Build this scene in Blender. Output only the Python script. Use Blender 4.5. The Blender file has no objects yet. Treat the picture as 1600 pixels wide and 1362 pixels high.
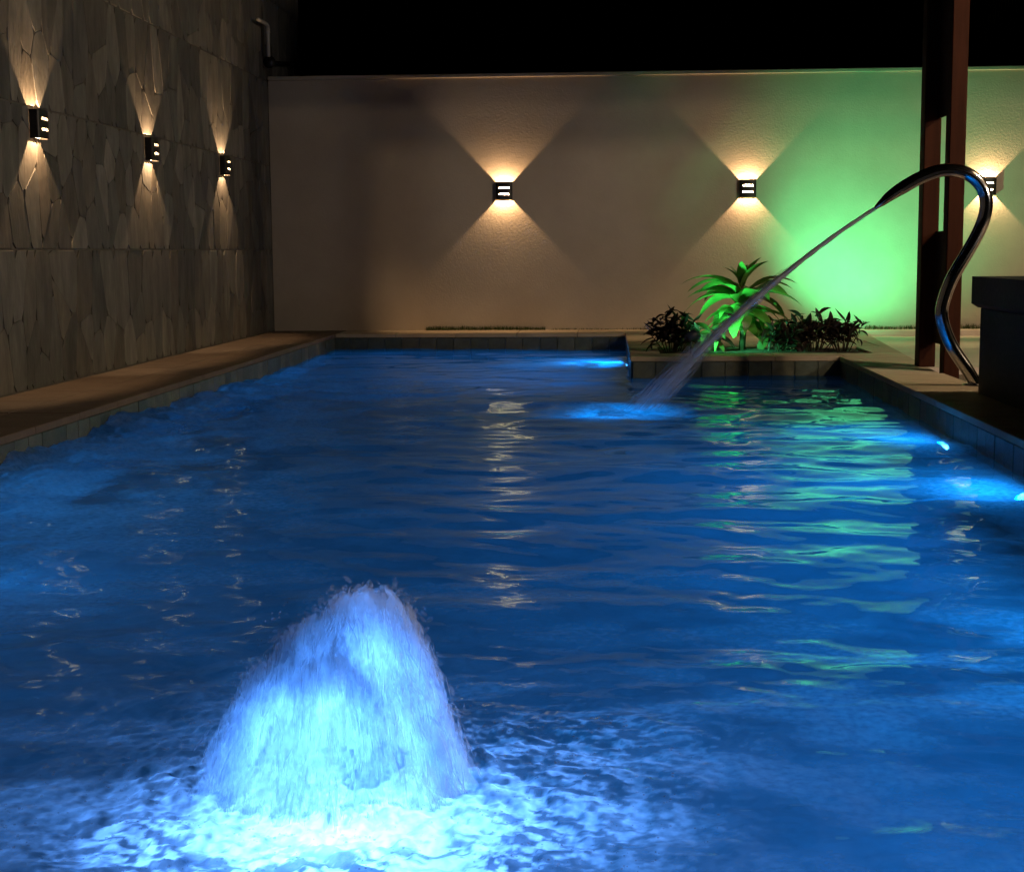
import bpy, bmesh, math, random
import numpy as np
from mathutils import Vector, Matrix

random.seed(7); rng = np.random.default_rng(11)
S = bpy.context.scene
COL = S.collection

# ------------------------------------------------------------------ camera
cam_d = bpy.data.cameras.new('camera'); cam = bpy.data.objects.new('camera', cam_d); COL.objects.link(cam)
FW = Vector((-0.06317, 0.99055, -0.12178)); RT = Vector((0.998, 0.06277, -0.00717)); UP = Vector((-0.00055, 0.12199, 0.99253))
M4 = Matrix((RT, UP, -FW)).transposed().to_4x4(); M4.translation = Vector((0, 0, 0.70))
cam.matrix_world = M4
cam_d.sensor_width = 36; cam_d.lens = 36 * 2356.5 / 1600
cam_d.clip_start = 0.05; cam_d.clip_end = 400
S.camera = cam

# ------------------------------------------------------------------ night sky
W = bpy.data.worlds.new('World'); S.world = W; W.use_nodes = True
wn = W.node_tree.nodes; wl = W.node_tree.links
bg = wn['Background']; sky = wn.new('ShaderNodeTexSky'); sky.sky_type = 'NISHITA'; sky.sun_disc = False
sky.sun_elevation = math.radians(-7); sky.sun_rotation = math.radians(200)
wl.new(sky.outputs['Color'], bg.inputs['Color']); bg.inputs['Strength'].default_value = 0.02

# ------------------------------------------------------------------ light levels, exposure
WARM = (1.0, 0.60, 0.30)
P_WALL = 27.0        # wall lamps, watts each
P_PORCH = 128.0      # porch downlights and the added fill light, each
P_POOL = 21.0        # pool wall lights, each
P_FLOOR = 24.0       # geyser light under water
P_GEYSER_FILL = 6.0        # added fill points inside the geyser
P_GREEN = 60.0       # green garden spots
BLUE = (0.0, 0.27, 1.0)
GEYBLUE = (0.085, 0.31, 1.0)
GREEN = (0.10, 1.0, 0.36)
S.view_settings.view_transform = 'Standard'; S.view_settings.look = 'None'
S.view_settings.exposure = 0; S.view_settings.gamma = 1
S.view_settings.use_curve_mapping = False
S.render.engine = 'CYCLES'
cy = S.cycles
cy.use_denoising = True
try: cy.denoiser = 'OPENIMAGEDENOISE'
except Exception: pass
cy.max_bounces = 7; cy.diffuse_bounces = 3; cy.glossy_bounces = 4; cy.transmission_bounces = 5; cy.transparent_max_bounces = 36
cy.caustics_reflective = False; cy.caustics_refractive = False
cy.sample_clamp_indirect = 6.0; cy.sample_clamp_direct = 0.0
cy.blur_glossy = 0.1
cy.use_adaptive_sampling = True; cy.adaptive_threshold = 0.018

# ------------------------------------------------------------------ helpers
def link(o, parent=None):
    COL.objects.link(o)
    if parent is not None: o.parent = parent
    return o
def tag(o, label=None, cat=None, group=None, kind=None):
    if label: o['label'] = label
    if cat: o['category'] = cat
    if group: o['group'] = group
    if kind: o['kind'] = kind
    return o
def empty(name, loc, rz=0):
    o = bpy.data.objects.new(name, None); o.location = loc; o.rotation_euler = (0, 0, rz); o.empty_display_size = .1
    return link(o)
def mesh_obj(name, verts, faces, mat, parent=None, smooth=False, loc=None):
    me = bpy.data.meshes.new(name); me.from_pydata([tuple(v) for v in verts], [], [tuple(f) for f in faces]); me.update()
    if mat: me.materials.append(mat)
    if smooth: me.polygons.foreach_set('use_smooth', [True] * len(me.polygons))
    o = bpy.data.objects.new(name, me); link(o, parent)
    if loc: o.location = loc
    return o
def np_mesh(name, V, F, mat, parent=None, smooth=False):
    """V (n,3), F (m,k) numpy with one face size."""
    me = bpy.data.meshes.new(name); n, m, k = len(V), len(F), F.shape[1]
    me.vertices.add(n); me.vertices.foreach_set('co', np.ascontiguousarray(V, dtype=np.float32).ravel())
    me.loops.add(m * k); me.polygons.add(m)
    me.loops.foreach_set('vertex_index', np.ascontiguousarray(F, dtype=np.int32).ravel())
    me.polygons.foreach_set('loop_start', np.arange(0, m * k, k, dtype=np.int32))
    me.polygons.foreach_set('use_smooth', np.full(m, smooth, dtype=bool))
    me.update(calc_edges=True); me.validate()
    if mat: me.materials.append(mat)
    o = bpy.data.objects.new(name, me); link(o, parent); return o
def bm_obj(name, bm, mat, parent=None, smooth=False):
    me = bpy.data.meshes.new(name); bm.to_mesh(me); bm.free()
    if mat: me.materials.append(mat)
    if smooth: me.polygons.foreach_set('use_smooth', [True] * len(me.polygons))
    return link(bpy.data.objects.new(name, me), parent)
def bm_box(bm, x0, x1, y0, y1, z0, z1, bev=0):
    vs = [bm.verts.new((x, y, z)) for z in (z0, z1) for y in (y0, y1) for x in (x0, x1)]
    fs = [bm.faces.new([vs[i] for i in q]) for q in ((0,2,3,1),(4,5,7,6),(0,1,5,4),(2,6,7,3),(0,4,6,2),(1,3,7,5))]
    if bev:
        es = list({e for f in fs for e in f.edges})
        bmesh.ops.bevel(bm, geom=es, offset=bev, segments=1, affect='EDGES', profile=.5)
def box(name, x0, x1, y0, y1, z0, z1, mat, parent=None, bev=0):
    bm = bmesh.new(); bm_box(bm, x0, x1, y0, y1, z0, z1, bev); return bm_obj(name, bm, mat, parent)
def prism(name, poly, z0, z1, mat, parent=None, bev=0):
    bm = bmesh.new()
    a = sum(poly[i][0]*poly[(i+1)%len(poly)][1]-poly[(i+1)%len(poly)][0]*poly[i][1] for i in range(len(poly)))
    if a < 0: poly = poly[::-1]
    b = [bm.verts.new((x, y, z0)) for x, y in poly]; t = [bm.verts.new((x, y, z1)) for x, y in poly]
    bm.faces.new(b[::-1]); top = bm.faces.new(t)
    for i in range(len(poly)): j = (i+1) % len(poly); bm.faces.new((b[i], b[j], t[j], t[i]))
    if bev: bmesh.ops.bevel(bm, geom=list(top.edges), offset=bev, segments=1, affect='EDGES', profile=.5)
    return bm_obj(name, bm, mat, parent)
def clip(poly, a, b, c):
    """keep a*x+b*y<=c"""
    out = []
    for i in range(len(poly)):
        p, q = poly[i], poly[(i+1) % len(poly)]
        dp = a*p[0]+b*p[1]-c; dq = a*q[0]+b*q[1]-c
        if dp <= 0: out.append(p)
        if (dp < 0 < dq) or (dq < 0 < dp):
            t = dp/(dp-dq); out.append((p[0]+(q[0]-p[0])*t, p[1]+(q[1]-p[1])*t))
    return out
def tube(path, rad, seg=16, cap=True, flat=None):
    """verts, faces of a swept tube; rad scalar or list; flat: list of (scale_n, scale_b)."""
    P = [Vector(p) for p in path]; n = len(P); V = []; F = []
    T = [(P[min(i+1, n-1)] - P[max(i-1, 0)]).normalized() for i in range(n)]
    N = T[0].orthogonal().normalized()
    if abs(T[0].y) < .9: N = (Vector((0,1,0)) - T[0]*T[0].y).normalized()
    for i in range(n):
        N = (N - T[i]*N.dot(T[i])).normalized(); B = T[i].cross(N)
        r = rad[i] if hasattr(rad, '__len__') else rad
        fl = flat[i] if flat else (1, 1)
        for k in range(seg):
            a = 2*math.pi*k/seg; V.append(P[i] + N*(math.cos(a)*r*fl[0]) + B*(math.sin(a)*r*fl[1]))
    for i in range(n-1):
        for k in range(seg):
            j = (k+1) % seg; F.append((i*seg+k, i*seg+j, (i+1)*seg+j, (i+1)*seg+k))
    if cap: F.append(tuple(range(seg))[::-1]); F.append(tuple((n-1)*seg+k for k in range(seg)))
    return V, F
def spline(pts, n):
    """Catmull-Rom through pts."""
    P = [Vector(p) for p in pts]; P = [P[0]*2-P[1]] + P + [P[-1]*2-P[-2]]; out = []
    m = len(P) - 3
    for i in range(m):
        for k in range(n):
            t = k/n; a, b, c, d = P[i:i+4]
            out.append(.5*((2*b)+(c-a)*t+(2*a-5*b+4*c-d)*t*t+(3*b-a-3*c+d)*t**3))
    out.append(P[-2]); return out

# ------------------------------------------------------------------ numpy noise
_L = rng.random((256, 256)).astype(np.float32)
def vnoise(x, y):
    xi = np.floor(x).astype(int); yi = np.floor(y).astype(int); fx = x-xi; fy = y-yi
    fx = fx*fx*fx*(fx*(fx*6-15)+10); fy = fy*fy*fy*(fy*(fy*6-15)+10)
    g = lambda a, b: _L[a & 255, b & 255]
    return (g(xi,yi)*(1-fx)+g(xi+1,yi)*fx)*(1-fy)+(g(xi,yi+1)*(1-fx)+g(xi+1,yi+1)*fx)*fy
def fbm(x, y, oct=4, gain=.5):
    s = 0; a = 1; t = 0
    for i in range(oct):
        s = s + a*vnoise(x*2**i+17.3*i, y*2**i+9.1*i); t += a; a *= gain
    return s/t
def sstep(a, b, x):
    t = np.clip((x-a)/(b-a), 0, 1); return t*t*(3-2*t)

# ------------------------------------------------------------------ materials
def new_mat(name):
    m = bpy.data.materials.new(name); m.use_nodes = True
    return m, m.node_tree.nodes, m.node_tree.links, m.node_tree.nodes['Principled BSDF']
def ramp(n, stops):
    r = n.new('ShaderNodeValToRGB'); e = r.color_ramp.elements
    e[0].position, e[0].color = stops[0][0], (*stops[0][1], 1); e[1].position, e[1].color = stops[-1][0], (*stops[-1][1], 1)
    for p, c in stops[1:-1]:
        k = e.new(p); k.color = (*c, 1)
    return r
def surf(name, c0, c1, scale=6, detail=6, rough=.7, bump=.2, bscale=60, bdist=.004, rnd=None, stretch=(1,1,1), metal=0, rough_var=.15, c2=None):
    """two-tone noise surface with relief; rnd = list of tints chosen per object."""
    m, n, l, b = new_mat(name)
    tc = n.new('ShaderNodeTexCoord'); mp = n.new('ShaderNodeMapping'); mp.inputs['Scale'].default_value = stretch
    geo = n.new('ShaderNodeNewGeometry'); l.new(geo.outputs['Position'], mp.inputs['Vector'])
    no = n.new('ShaderNodeTexNoise'); no.inputs['Scale'].default_value = scale; no.inputs['Detail'].default_value = detail; no.inputs['Roughness'].default_value = .62
    l.new(mp.outputs[0], no.inputs['Vector'])
    st = [(.3, c0), (.7, c1)] if c2 is None else [(.25, c0), (.55, c1), (.78, c2)]
    r = ramp(n, st); l.new(no.outputs['Fac'], r.inputs[0]); colr = r.outputs[0]
    if rnd:
        oi = n.new('ShaderNodeObjectInfo'); rr = ramp(n, [(i/(len(rnd)-1), c) for i, c in enumerate(rnd)]); rr.color_ramp.interpolation = 'LINEAR'
        l.new(oi.outputs['Random'], rr.inputs[0])
        mx = n.new('ShaderNodeMix'); mx.data_type = 'RGBA'; mx.blend_type = 'MULTIPLY'; mx.inputs[0].default_value = 1
        l.new(colr, mx.inputs[6]); l.new(rr.outputs[0], mx.inputs[7]); colr = mx.outputs[2]
    l.new(colr, b.inputs['Base Color'])
    n2 = n.new('ShaderNodeTexNoise'); n2.inputs['Scale'].default_value = bscale; n2.inputs['Detail'].default_value = 5; l.new(mp.outputs[0], n2.inputs['Vector'])
    bu = n.new('ShaderNodeBump'); bu.inputs['Strength'].default_value = bump; bu.inputs['Distance'].default_value = bdist
    l.new(n2.outputs['Fac'], bu.inputs['Height']); l.new(bu.outputs[0], b.inputs['Normal'])
    mr = n.new('ShaderNodeMapRange'); mr.inputs[3].default_value = rough-rough_var; mr.inputs[4].default_value = min(1, rough+rough_var)
    l.new(n2.outputs['Fac'], mr.inputs[0]); l.new(mr.outputs[0], b.inputs['Roughness'])
    b.inputs['Metallic'].default_value = metal
    return m
M = {}
M['plaster'] = surf('rough_cream_plaster', (.50,.42,.33), (.61,.53,.425), scale=1.6, detail=8, rough=.9, bump=.42, bscale=75, bdist=.005, rough_var=.05)
M['cap'] = surf('wall_cap_render', (.50,.43,.34), (.62,.54,.44), scale=5, rough=.85, bump=.4, bscale=50, bdist=.004)
M['stone'] = surf('split_quartzite', (.095,.093,.089), (.170,.166,.158), scale=7, detail=8, rough=.75, bump=.5, bscale=30, bdist=.006,
                  rnd=[(1.0,.95,.88),(.60,.58,.55),(1.30,1.22,1.08),(.72,.64,.55),(1.05,1.05,1.0),(.52,.51,.47),(1.4,1.32,1.2),(.85,.84,.74)], stretch=(1,1.6,.5), c2=(.25,.243,.23))
M['mortar'] = surf('stone_mortar', (.10,.09,.075), (.17,.15,.12), scale=14, rough=.95, bump=.4, bscale=80)
M['slab'] = surf('pale_paving_stone', (.44,.36,.26), (.58,.50,.38), scale=4, detail=8, rough=.7, bump=.35, bscale=45, bdist=.004, stretch=(1,2.2,1),
                 rnd=[(.95,.93,.90),(1.05,1.03,1.0),(.90,.86,.80),(1.0,1.0,1.0)])
M['brown_slab'] = surf('brown_paving_stone', (.125,.092,.068), (.18,.138,.105), scale=5, detail=8, rough=.75, bump=.35, bscale=45, bdist=.004, rnd=[(.9,.9,.9),(1.08,1.05,1.0)])
M['tile'] = surf('green_stone_tile', (.070,.088,.080), (.125,.145,.125), scale=16, rough=.45, bump=.3, bscale=60, bdist=.003,
                 rnd=[(.55,.62,.60),(1.25,1.2,1.1),(.8,.9,.85),(1.5,1.35,1.15),(.65,.7,.72),(1.05,1.1,1.0)])
M['basin'] = surf('pool_basin_tile', (.22,.30,.30), (.34,.42,.42), scale=5, rough=.5, bump=.1)
M['base'] = surf('concrete_base', (.20,.19,.17), (.30,.28,.25), scale=6, rough=.9)
M['patio'] = surf('pale_patio_floor', (.66,.56,.47), (.75,.66,.56), scale=3, rough=.6, bump=.15)
M['dark_floor'] = surf('brown_patio_floor', (.16,.12,.09), (.22,.17,.12), scale=4, rough=.7, bump=.2)
M['soil'] = surf('planter_soil', (.015,.011,.008), (.05,.035,.025), scale=30, rough=.95, bump=1, bscale=60, bdist=.02)
M['ground'] = surf('night_lawn_ground', (.02,.03,.015), (.05,.06,.03), scale=3, rough=.95, bump=.6, bscale=20, bdist=.03)
M['wood'] = surf('varnished_wood_post', (.030,.008,.003), (.060,.017,.007), scale=5, detail=8, rough=.62, bump=.25, bscale=20, bdist=.003, stretch=(6,6,.5)); M['wood'].node_tree.nodes['Principled BSDF'].inputs['Specular IOR Level'].default_value = .12
M['granite'] = surf('dark_counter_stone', (.005,.006,.008), (.013,.014,.018), scale=60, rough=.6, bump=.05); M['granite'].node_tree.nodes['Principled BSDF'].inputs['Specular IOR Level'].default_value = .15
M['black'] = surf('black_lamp_enamel', (.008,.007,.006), (.014,.012,.010), scale=40, rough=.45, bump=.05)
M['inner'] = surf('lamp_inner_white', (.70,.68,.64), (.76,.74,.70), scale=20, rough=.6, bump=.02)
M['pvc'] = surf('white_pvc', (.42,.41,.39), (.52,.51,.49), scale=8, rough=.5, bump=.02)
M['steel'] = surf('polished_steel', (.55,.55,.56), (.66,.66,.67), scale=14, rough=.13, bump=.03, bscale=18, bdist=.002, metal=1, rough_var=.06)
M['roof'] = surf('porch_roof_render', (.4,.36,.3), (.5,.45,.38), scale=4, rough=.9)
M['grass'] = surf('grass_blade', (.03,.06,.012), (.08,.11,.03), scale=30, rough=.7)
M['bark'] = surf('plant_stem', (.05,.035,.02), (.10,.07,.04), scale=30, rough=.85)
M['palm_leaf'] = surf('palm_leaf', (.02,.04,.015), (.05,.08,.03), scale=10, rough=.5)
M['fixture'] = surf('spot_housing', (.02,.03,.06), (.03,.045,.09), scale=20, rough=.4)

def leaf_mat(name, c0, c1, rough=.35, trans=.3, rnd=((.7,.8,.7),(1.2,1.15,1.1))):
    m = surf(name, c0, c1, scale=18, rough=rough, bump=.3, bscale=40, bdist=.003, rnd=list(rnd))
    n, l = m.node_tree.nodes, m.node_tree.links; b = n['Principled BSDF']; out = n['Material Output']
    tr = n.new('ShaderNodeBsdfTranslucent'); src = b.inputs['Base Color'].links[0].from_socket; l.new(src, tr.inputs['Color'])
    mx = n.new('ShaderNodeMixShader'); mx.inputs[0].default_value = trans; l.new(b.outputs[0], mx.inputs[1]); l.new(tr.outputs[0], mx.inputs[2]); l.new(mx.outputs[0], out.inputs['Surface'])
    return m
M['leaf'] = leaf_mat('dracaena_leaf', (.10,.21,.045), (.19,.34,.085))
M['dark_leaf'] = leaf_mat('dark_purple_leaf', (.014,.008,.008), (.032,.016,.014), rough=.45, trans=.12)
M['olive_leaf'] = leaf_mat('olive_leaf', (.045,.05,.015), (.09,.08,.025), rough=.45, trans=.2)

def emit(name, col, strength):
    m, n, l, b = new_mat(name); b.inputs['Base Color'].default_value = (.8,.8,.8,1)
    b.inputs['Emission Color'].default_value = (*col, 1); b.inputs['Emission Strength'].default_value = strength; return m
M['pool_lens'] = emit('pool_light_lens', (.10,.45,1), 26)
M['spot_lens'] = emit('green_spot_lens', GREEN, 30)
M['porch_lens'] = emit('porch_light_lens', WARM, 12)

# water: clear refracting surface, milky where air is beaten in or lamp glow is painted (vertex attribute)
def water_mat():
    m, n, l, b = new_mat('pool_water'); out = n['Material Output']; n.remove(b)
    geo = n.new('ShaderNodeNewGeometry')
    at = n.new('ShaderNodeAttribute'); at.attribute_name = 'foam_glow'
    nz = n.new('ShaderNodeTexNoise'); nz.inputs['Scale'].default_value = 55; nz.inputs['Detail'].default_value = 4; l.new(geo.outputs['Position'], nz.inputs['Vector'])
    bu = n.new('ShaderNodeBump'); bu.inputs['Distance'].default_value = .0025; bu.inputs['Strength'].default_value = .04; l.new(nz.outputs['Fac'], bu.inputs['Height'])
    gl = n.new('ShaderNodeBsdfGlass'); gl.inputs['IOR'].default_value = 1.333; gl.inputs['Roughness'].default_value = .006; gl.inputs['Color'].default_value = (.50,.84,1,1); l.new(bu.outputs[0], gl.inputs['Normal'])
    tr = n.new('ShaderNodeBsdfTranslucent'); tr.inputs['Color'].default_value = (.85,.88,.9,1)
    df = n.new('ShaderNodeBsdfDiffuse'); df.inputs['Color'].default_value = (.8,.83,.85,1)
    fm = n.new('ShaderNodeMixShader'); fm.inputs[0].default_value = .015; l.new(tr.outputs[0], fm.inputs[1]); l.new(df.outputs[0], fm.inputs[2])
    mr = n.new('ShaderNodeMapRange'); mr.inputs[1].default_value = .3; mr.inputs[2].default_value = .75; mr.inputs[3].default_value = .6; mr.inputs[4].default_value = 1.3; l.new(nz.outputs['Fac'], mr.inputs[0])
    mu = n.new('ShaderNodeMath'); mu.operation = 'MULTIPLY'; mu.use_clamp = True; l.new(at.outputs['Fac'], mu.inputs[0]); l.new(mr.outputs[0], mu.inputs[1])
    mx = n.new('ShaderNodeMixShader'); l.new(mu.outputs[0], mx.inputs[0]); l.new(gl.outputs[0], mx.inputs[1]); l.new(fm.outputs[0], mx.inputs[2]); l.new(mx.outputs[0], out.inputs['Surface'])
    return m
M['water'] = water_mat()
def spray_mat(name, alpha, tl=.6, gloss=.12):
    m, n, l, b = new_mat(name); out = n['Material Output']; n.remove(b)
    tr = n.new('ShaderNodeBsdfTranslucent'); tr.inputs['Color'].default_value = (.88,.9,.92,1)
    df = n.new('ShaderNodeBsdfDiffuse'); df.inputs['Color'].default_value = (.85,.87,.9,1)
    gs = n.new('ShaderNodeBsdfGlossy'); gs.inputs['Roughness'].default_value = .15
    tp = n.new('ShaderNodeBsdfTransparent')
    a = n.new('ShaderNodeMixShader'); a.inputs[0].default_value = 1-tl; l.new(tr.outputs[0], a.inputs[1]); l.new(df.outputs[0], a.inputs[2])
    c = n.new('ShaderNodeMixShader'); c.inputs[0].default_value = gloss; l.new(a.outputs[0], c.inputs[1]); l.new(gs.outputs[0], c.inputs[2])
    d = n.new('ShaderNodeMixShader'); d.inputs[0].default_value = alpha; l.new(tp.outputs[0], d.inputs[1]); l.new(c.outputs[0], d.inputs[2])
    l.new(d.outputs[0], out.inputs['Surface']); return m
M['spray'] = spray_mat('white_water_spray', .26, tl=.62, gloss=.0)
M['streak'] = spray_mat('white_water_streak', .34, tl=.65, gloss=.0)
M['core'] = spray_mat('white_water_core', .24, tl=.6, gloss=.0)
M['jetwater'] = spray_mat('jet_water', .88, tl=.5, gloss=.12)
M['mist'] = spray_mat('jet_spray', .30, tl=.5, gloss=.2)

# ================================================================== SETTING
XL, XR, XP, YP, YB, YN, WZ = -2.351, 1.531, .165, 10.0, 12.86, .8, -.135
WALL_Y = 13.434; WALL_X = -2.99
def half(y): return 1.865 if y < 8.9 else 1.865 + (y-8.9)*(2.17-1.865)/(WALL_Y-8.9)

# ground sheet with the pool and terrace left open
V = []; F = []
for (x0, x1, y0, y1) in [(-80,-3.3,-60,90),(8.5,80,-60,90),(-3.3,8.5,-60,-2.5),(-3.3,8.5,13.6,90)]:
    k = len(V); V += [(x0,y0,-.16),(x1,y0,-.16),(x1,y1,-.16),(x0,y1,-.16)]; F.append((k,k+1,k+2,k+3))
tag(mesh_obj('ground', V, F, M['ground']), kind='structure')

# pool basin: floor and walls (one shell), tiles and coping are its pieces
outl = [(XL,YN),(XR,YN),(XR,YP),(XP,YP),(XP,YB),(XL,YB)]
V = [(x,y,-1.35) for x,y in outl] + [(x,y,-.036) for x,y in outl]; k = len(outl)
F = [tuple(range(k))] + [(i,(i+1)%k,k+(i+1)%k,k+i)[::-1] for i in range(k)]
basin = tag(mesh_obj('pool_basin', V, F, M['basin']), kind='structure')
TW, TH = .142, .30
bm = bmesh.new(); bm_box(bm, -TW/2+.002, TW/2-.002, -.010, 0, -TH, -.0, .002); tile_me = bpy.data.meshes.new('tile'); bm.to_mesh(tile_me); bm.free(); tile_me.materials.append(M['tile'])
def tile_run(a, b):
    """tiles face to the right hand of a->b."""
    a = Vector((*a, -.034)); b = Vector((*b, -.034)); d = b-a; n = int(d.length/TW); ang = math.atan2(d.y, d.x)
    for i in range(n):
        o = bpy.data.objects.new('tile', tile_me); link(o, basin)
        o.location = a + d*((i+.5)/n); o.rotation_euler = (0, 0, ang); o.scale = (d.length/n/TW, random.uniform(.8,1.25), 1)
tile_run((XL, 4.2), (XL, YB)); tile_run((XL, YB), (XP, YB)); tile_run((XP, YB), (XP, YP)); tile_run((XP, YP), (XR, YP)); tile_run((XR, YP), (XR, 4.0))

# deck: a concrete base carrying stone slabs
deck = None
V = []; F = []
def sheet(poly, z):
    k = len(V); V.extend((x, y, z) for x, y in poly); F.append(tuple(range(k, k+len(poly))))
sheet([(-3.3,-2.5),(XL,-2.5),(XL,13.6),(-3.3,13.6)], -.034); sheet([(XL,YB),(XP,YB),(XP,13.6),(XL,13.6)], -.034)
sheet([(XP,YP),(half(YP),YP),(half(13.5),13.5),(XP,13.5)], -.034); sheet([(XR,-2.5),(half(0),-2.5),(half(0),8.9),(half(YP),YP),(XR,YP)], -.034); sheet([(XL,-2.5),(XR,-2.5),(XR,YN),(XL,YN)], -.034)
# the outer face down to the patio
for (a, b) in [((half(0),-2.5),(half(0),8.9)),((half(0),8.9),(half(13.5),13.5))]:
    k = len(V); V += [(*a,-.034),(*b,-.034),(*b,-.2),(*a,-.2)]; F.append((k,k+3,k+2,k+1))
deck = tag(mesh_obj('deck', V, F, M['base']), kind='structure')
G = .0022
ex, ey = 2.17-1.865, WALL_Y-8.9
def slab(x0, x1, y0, y1, cut=True, mat='slab'):
    poly = [(x0+G,y0+G),(x1-G,y0+G),(x1-G,y1-G),(x0+G,y1-G)]
    if cut and x1 > 1.8:
        poly = clip(poly, 1, 0, 1.885+max(0,(y1-8.9))*ex/ey) if y1 <= 8.9 else clip(poly, ey, -ex, ey*1.885-ex*8.9)
        if len(poly) < 3: return
    prism('paving_slab', poly, -.030, random.uniform(-.0012,.0012), M[mat], deck, .003)
y = .8
while y < WALL_Y-.05:                      # left: coping slabs and an inner row against the stone wall
    y2 = min(y+.52, WALL_Y); slab(-2.66, XL+.016, y, y2, mat='brown_slab'); slab(-2.985, -2.66, y, y2, mat='brown_slab'); y = y2
x = XL+.016
while x < XP-.03:                          # far end
    x2 = min(x+.52, XP); slab(x, x2, YB-.016, YB+.29); slab(x, x2, YB+.29, WALL_Y); x = x2
x = XP-.016
for x2 in (.62, 1.10, 1.547, 2.3):         # front of the bed
    slab(x, x2, YP-.016, YP+.28); x = x2
slab(XP-.016, .36, YP+.28, YP+.62); slab(XP-.016, .36, YP+.62, YP+.96)
slab(1.78, 2.3, YP+.28, YP+.96)
for y, y2 in ((YP+.96, YP+1.6),(YP+1.6, YP+2.3),(YP+2.3, WALL_Y)):
    x = XP-.016 if y < YB-.4 else XP
    for x2 in (.75, 1.35, 1.95, 2.6): slab(x, x2, y, y2); x = x2
y = .8
while y < YP-.03:                          # right strip
    y2 = min(y+.52, YP-.016); slab(XR-.016, 2.0, y, y2); y = y2
slab(-2.9, -1.4, 0, .8); slab(-1.4, 0, 0, .8); slab(0, 1.4, 0, .8); slab(1.4, 1.98, 0, .8)

# planter soil
n = 40; m = 20; X, Y = np.meshgrid(np.linspace(.365, 1.775, n), np.linspace(YP+.285, YP+.955, m))
Z = -.02+.035*fbm(X*9, Y*9, 4)*np.minimum(1, np.minimum(np.minimum(X-.365, 1.775-X), np.minimum(Y-YP-.285, YP+.955-Y))/.06)
I = np.arange(n*m).reshape(m, n); Fq = np.stack([I[:-1,:-1],I[:-1,1:],I[1:,1:],I[1:,:-1]], -1).reshape(-1,4)
tag(np_mesh('soil', np.stack([X,Y,Z],-1).reshape(-1,3), Fq, M['soil'], smooth=True), kind='structure')

# patio: pale floor towards the wall, a step down to the brown floor
box('patio_floor', half(0)+.001, 8.5, 9.72, 13.24, -.30, -.055, M['patio'])['kind'] = 'structure'
box('lower_patio_floor', half(0)+.001, 8.5, -2.5, 9.719, -.30, -.10, M['dark_floor'])['kind'] = 'structure'
kerb = tag(box('kerb', 2.20, 8.5, 13.245, WALL_Y-.002, -.3, -.004, M['patio'], bev=.004), kind='structure')

# ------------------------------------------------------------------ back wall
bw = empty('garden_wall', (2.8, WALL_Y, 0)); tag(bw, 'cream rough plaster garden wall behind the pool', 'wall')
o = box('wall_panel', -5.792, 5.7, 0, .16, -.2, 2.20, M['plaster'], bw)
o = box('wall_cap', -5.792, 5.7, -.018, .18, 2.203, 2.238, M['cap'], bw, .006)

# ------------------------------------------------------------------ stone wall (left)
sw = empty('stone_wall', (WALL_X-.16, 8, 0)); tag(sw, 'tall wall clad in irregular upright grey-brown stones beside the pool', 'wall')
box('wall_core', -.14, .145, -8, 6.9, -.2, 3.4, M['mortar'], sw)
def voronoi_strip(y0, y1, z0, z1, sx, sz):
    """upright irregular cells of one course, in local (y,z)."""
    k = sz/sx; pts = []
    nx = int((y1-y0)/sx); nz = max(1, round((z1-z0)/sz))
    for i in range(nx+1):
        for j in range(nz):
            pts.append((y0+(i+.5*(j % 2)+random.uniform(-.46,.46))*sx, (z0+(j+.5+random.uniform(-.46,.46))*sz)/k))
    cells = []
    for i, p in enumerate(pts):
        poly = [(y0,z0/k),(y1,z0/k),(y1,z1/k),(y0,z1/k)]
        near = sorted((q for jj, q in enumerate(pts) if jj != i), key=lambda q:(q[0]-p[0])**2+(q[1]-p[1])**2)[:22]
        for q in near:
            a, b = q[0]-p[0], q[1]-p[1]; c = a*(p[0]+q[0])/2+b*(p[1]+q[1])/2
            poly = clip(poly, a, b, c)
            if len(poly) < 3: break
        if len(poly) >= 3: cells.append([(u, v*k) for u, v in poly])
    return cells
def stone_geo(poly, depth):
    cx = sum(p[0] for p in poly)/len(poly); cz = sum(p[1] for p in poly)/len(poly)
    pl = []
    for i in range(len(poly)):                                  # cut corners, then open a joint
        a, b = poly[i], poly[(i+1) % len(poly)]; 
        f = .13
        pl += [(a[0]+(b[0]-a[0])*f, a[1]+(b[1]-a[1])*f), (a[0]+(b[0]-a[0])*(1-f), a[1]+(b[1]-a[1])*(1-f))]
    def inset(pl, d):
        out = []
        for (u, v) in pl:
            L = math.hypot(u-cx, v-cz) or 1; s = max(.3, 1-d/L); out.append((cx+(u-cx)*s, cz+(v-cz)*s))
        return out
    o0 = inset(pl, .0012); o1 = inset(pl, .0036); n = len(pl); tl = [random.uniform(-.06,.06) for _ in range(2)]
    V = [(0.0, u, v) for u, v in o0] + [(depth*.72, u, v) for u, v in o0] + [(depth+tl[0]*(u-cx)*.25+tl[1]*(v-cz)*.1, u, v) for u, v in o1]
    F = []
    for r in range(2):
        for i in range(n): j = (i+1) % n; F.append((r*n+i, r*n+j, (r+1)*n+j, (r+1)*n+i))
    F.append(tuple(2*n+i for i in range(n)))
    return V, F
cells = []
for (z0, z1) in [(.004,.72),(.728,1.46),(1.468,2.19),(2.198,2.92),(2.928,3.38)]:
    cells += voronoi_strip(-2.2, 6.88, z0, z1, .185, .29)
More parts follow.
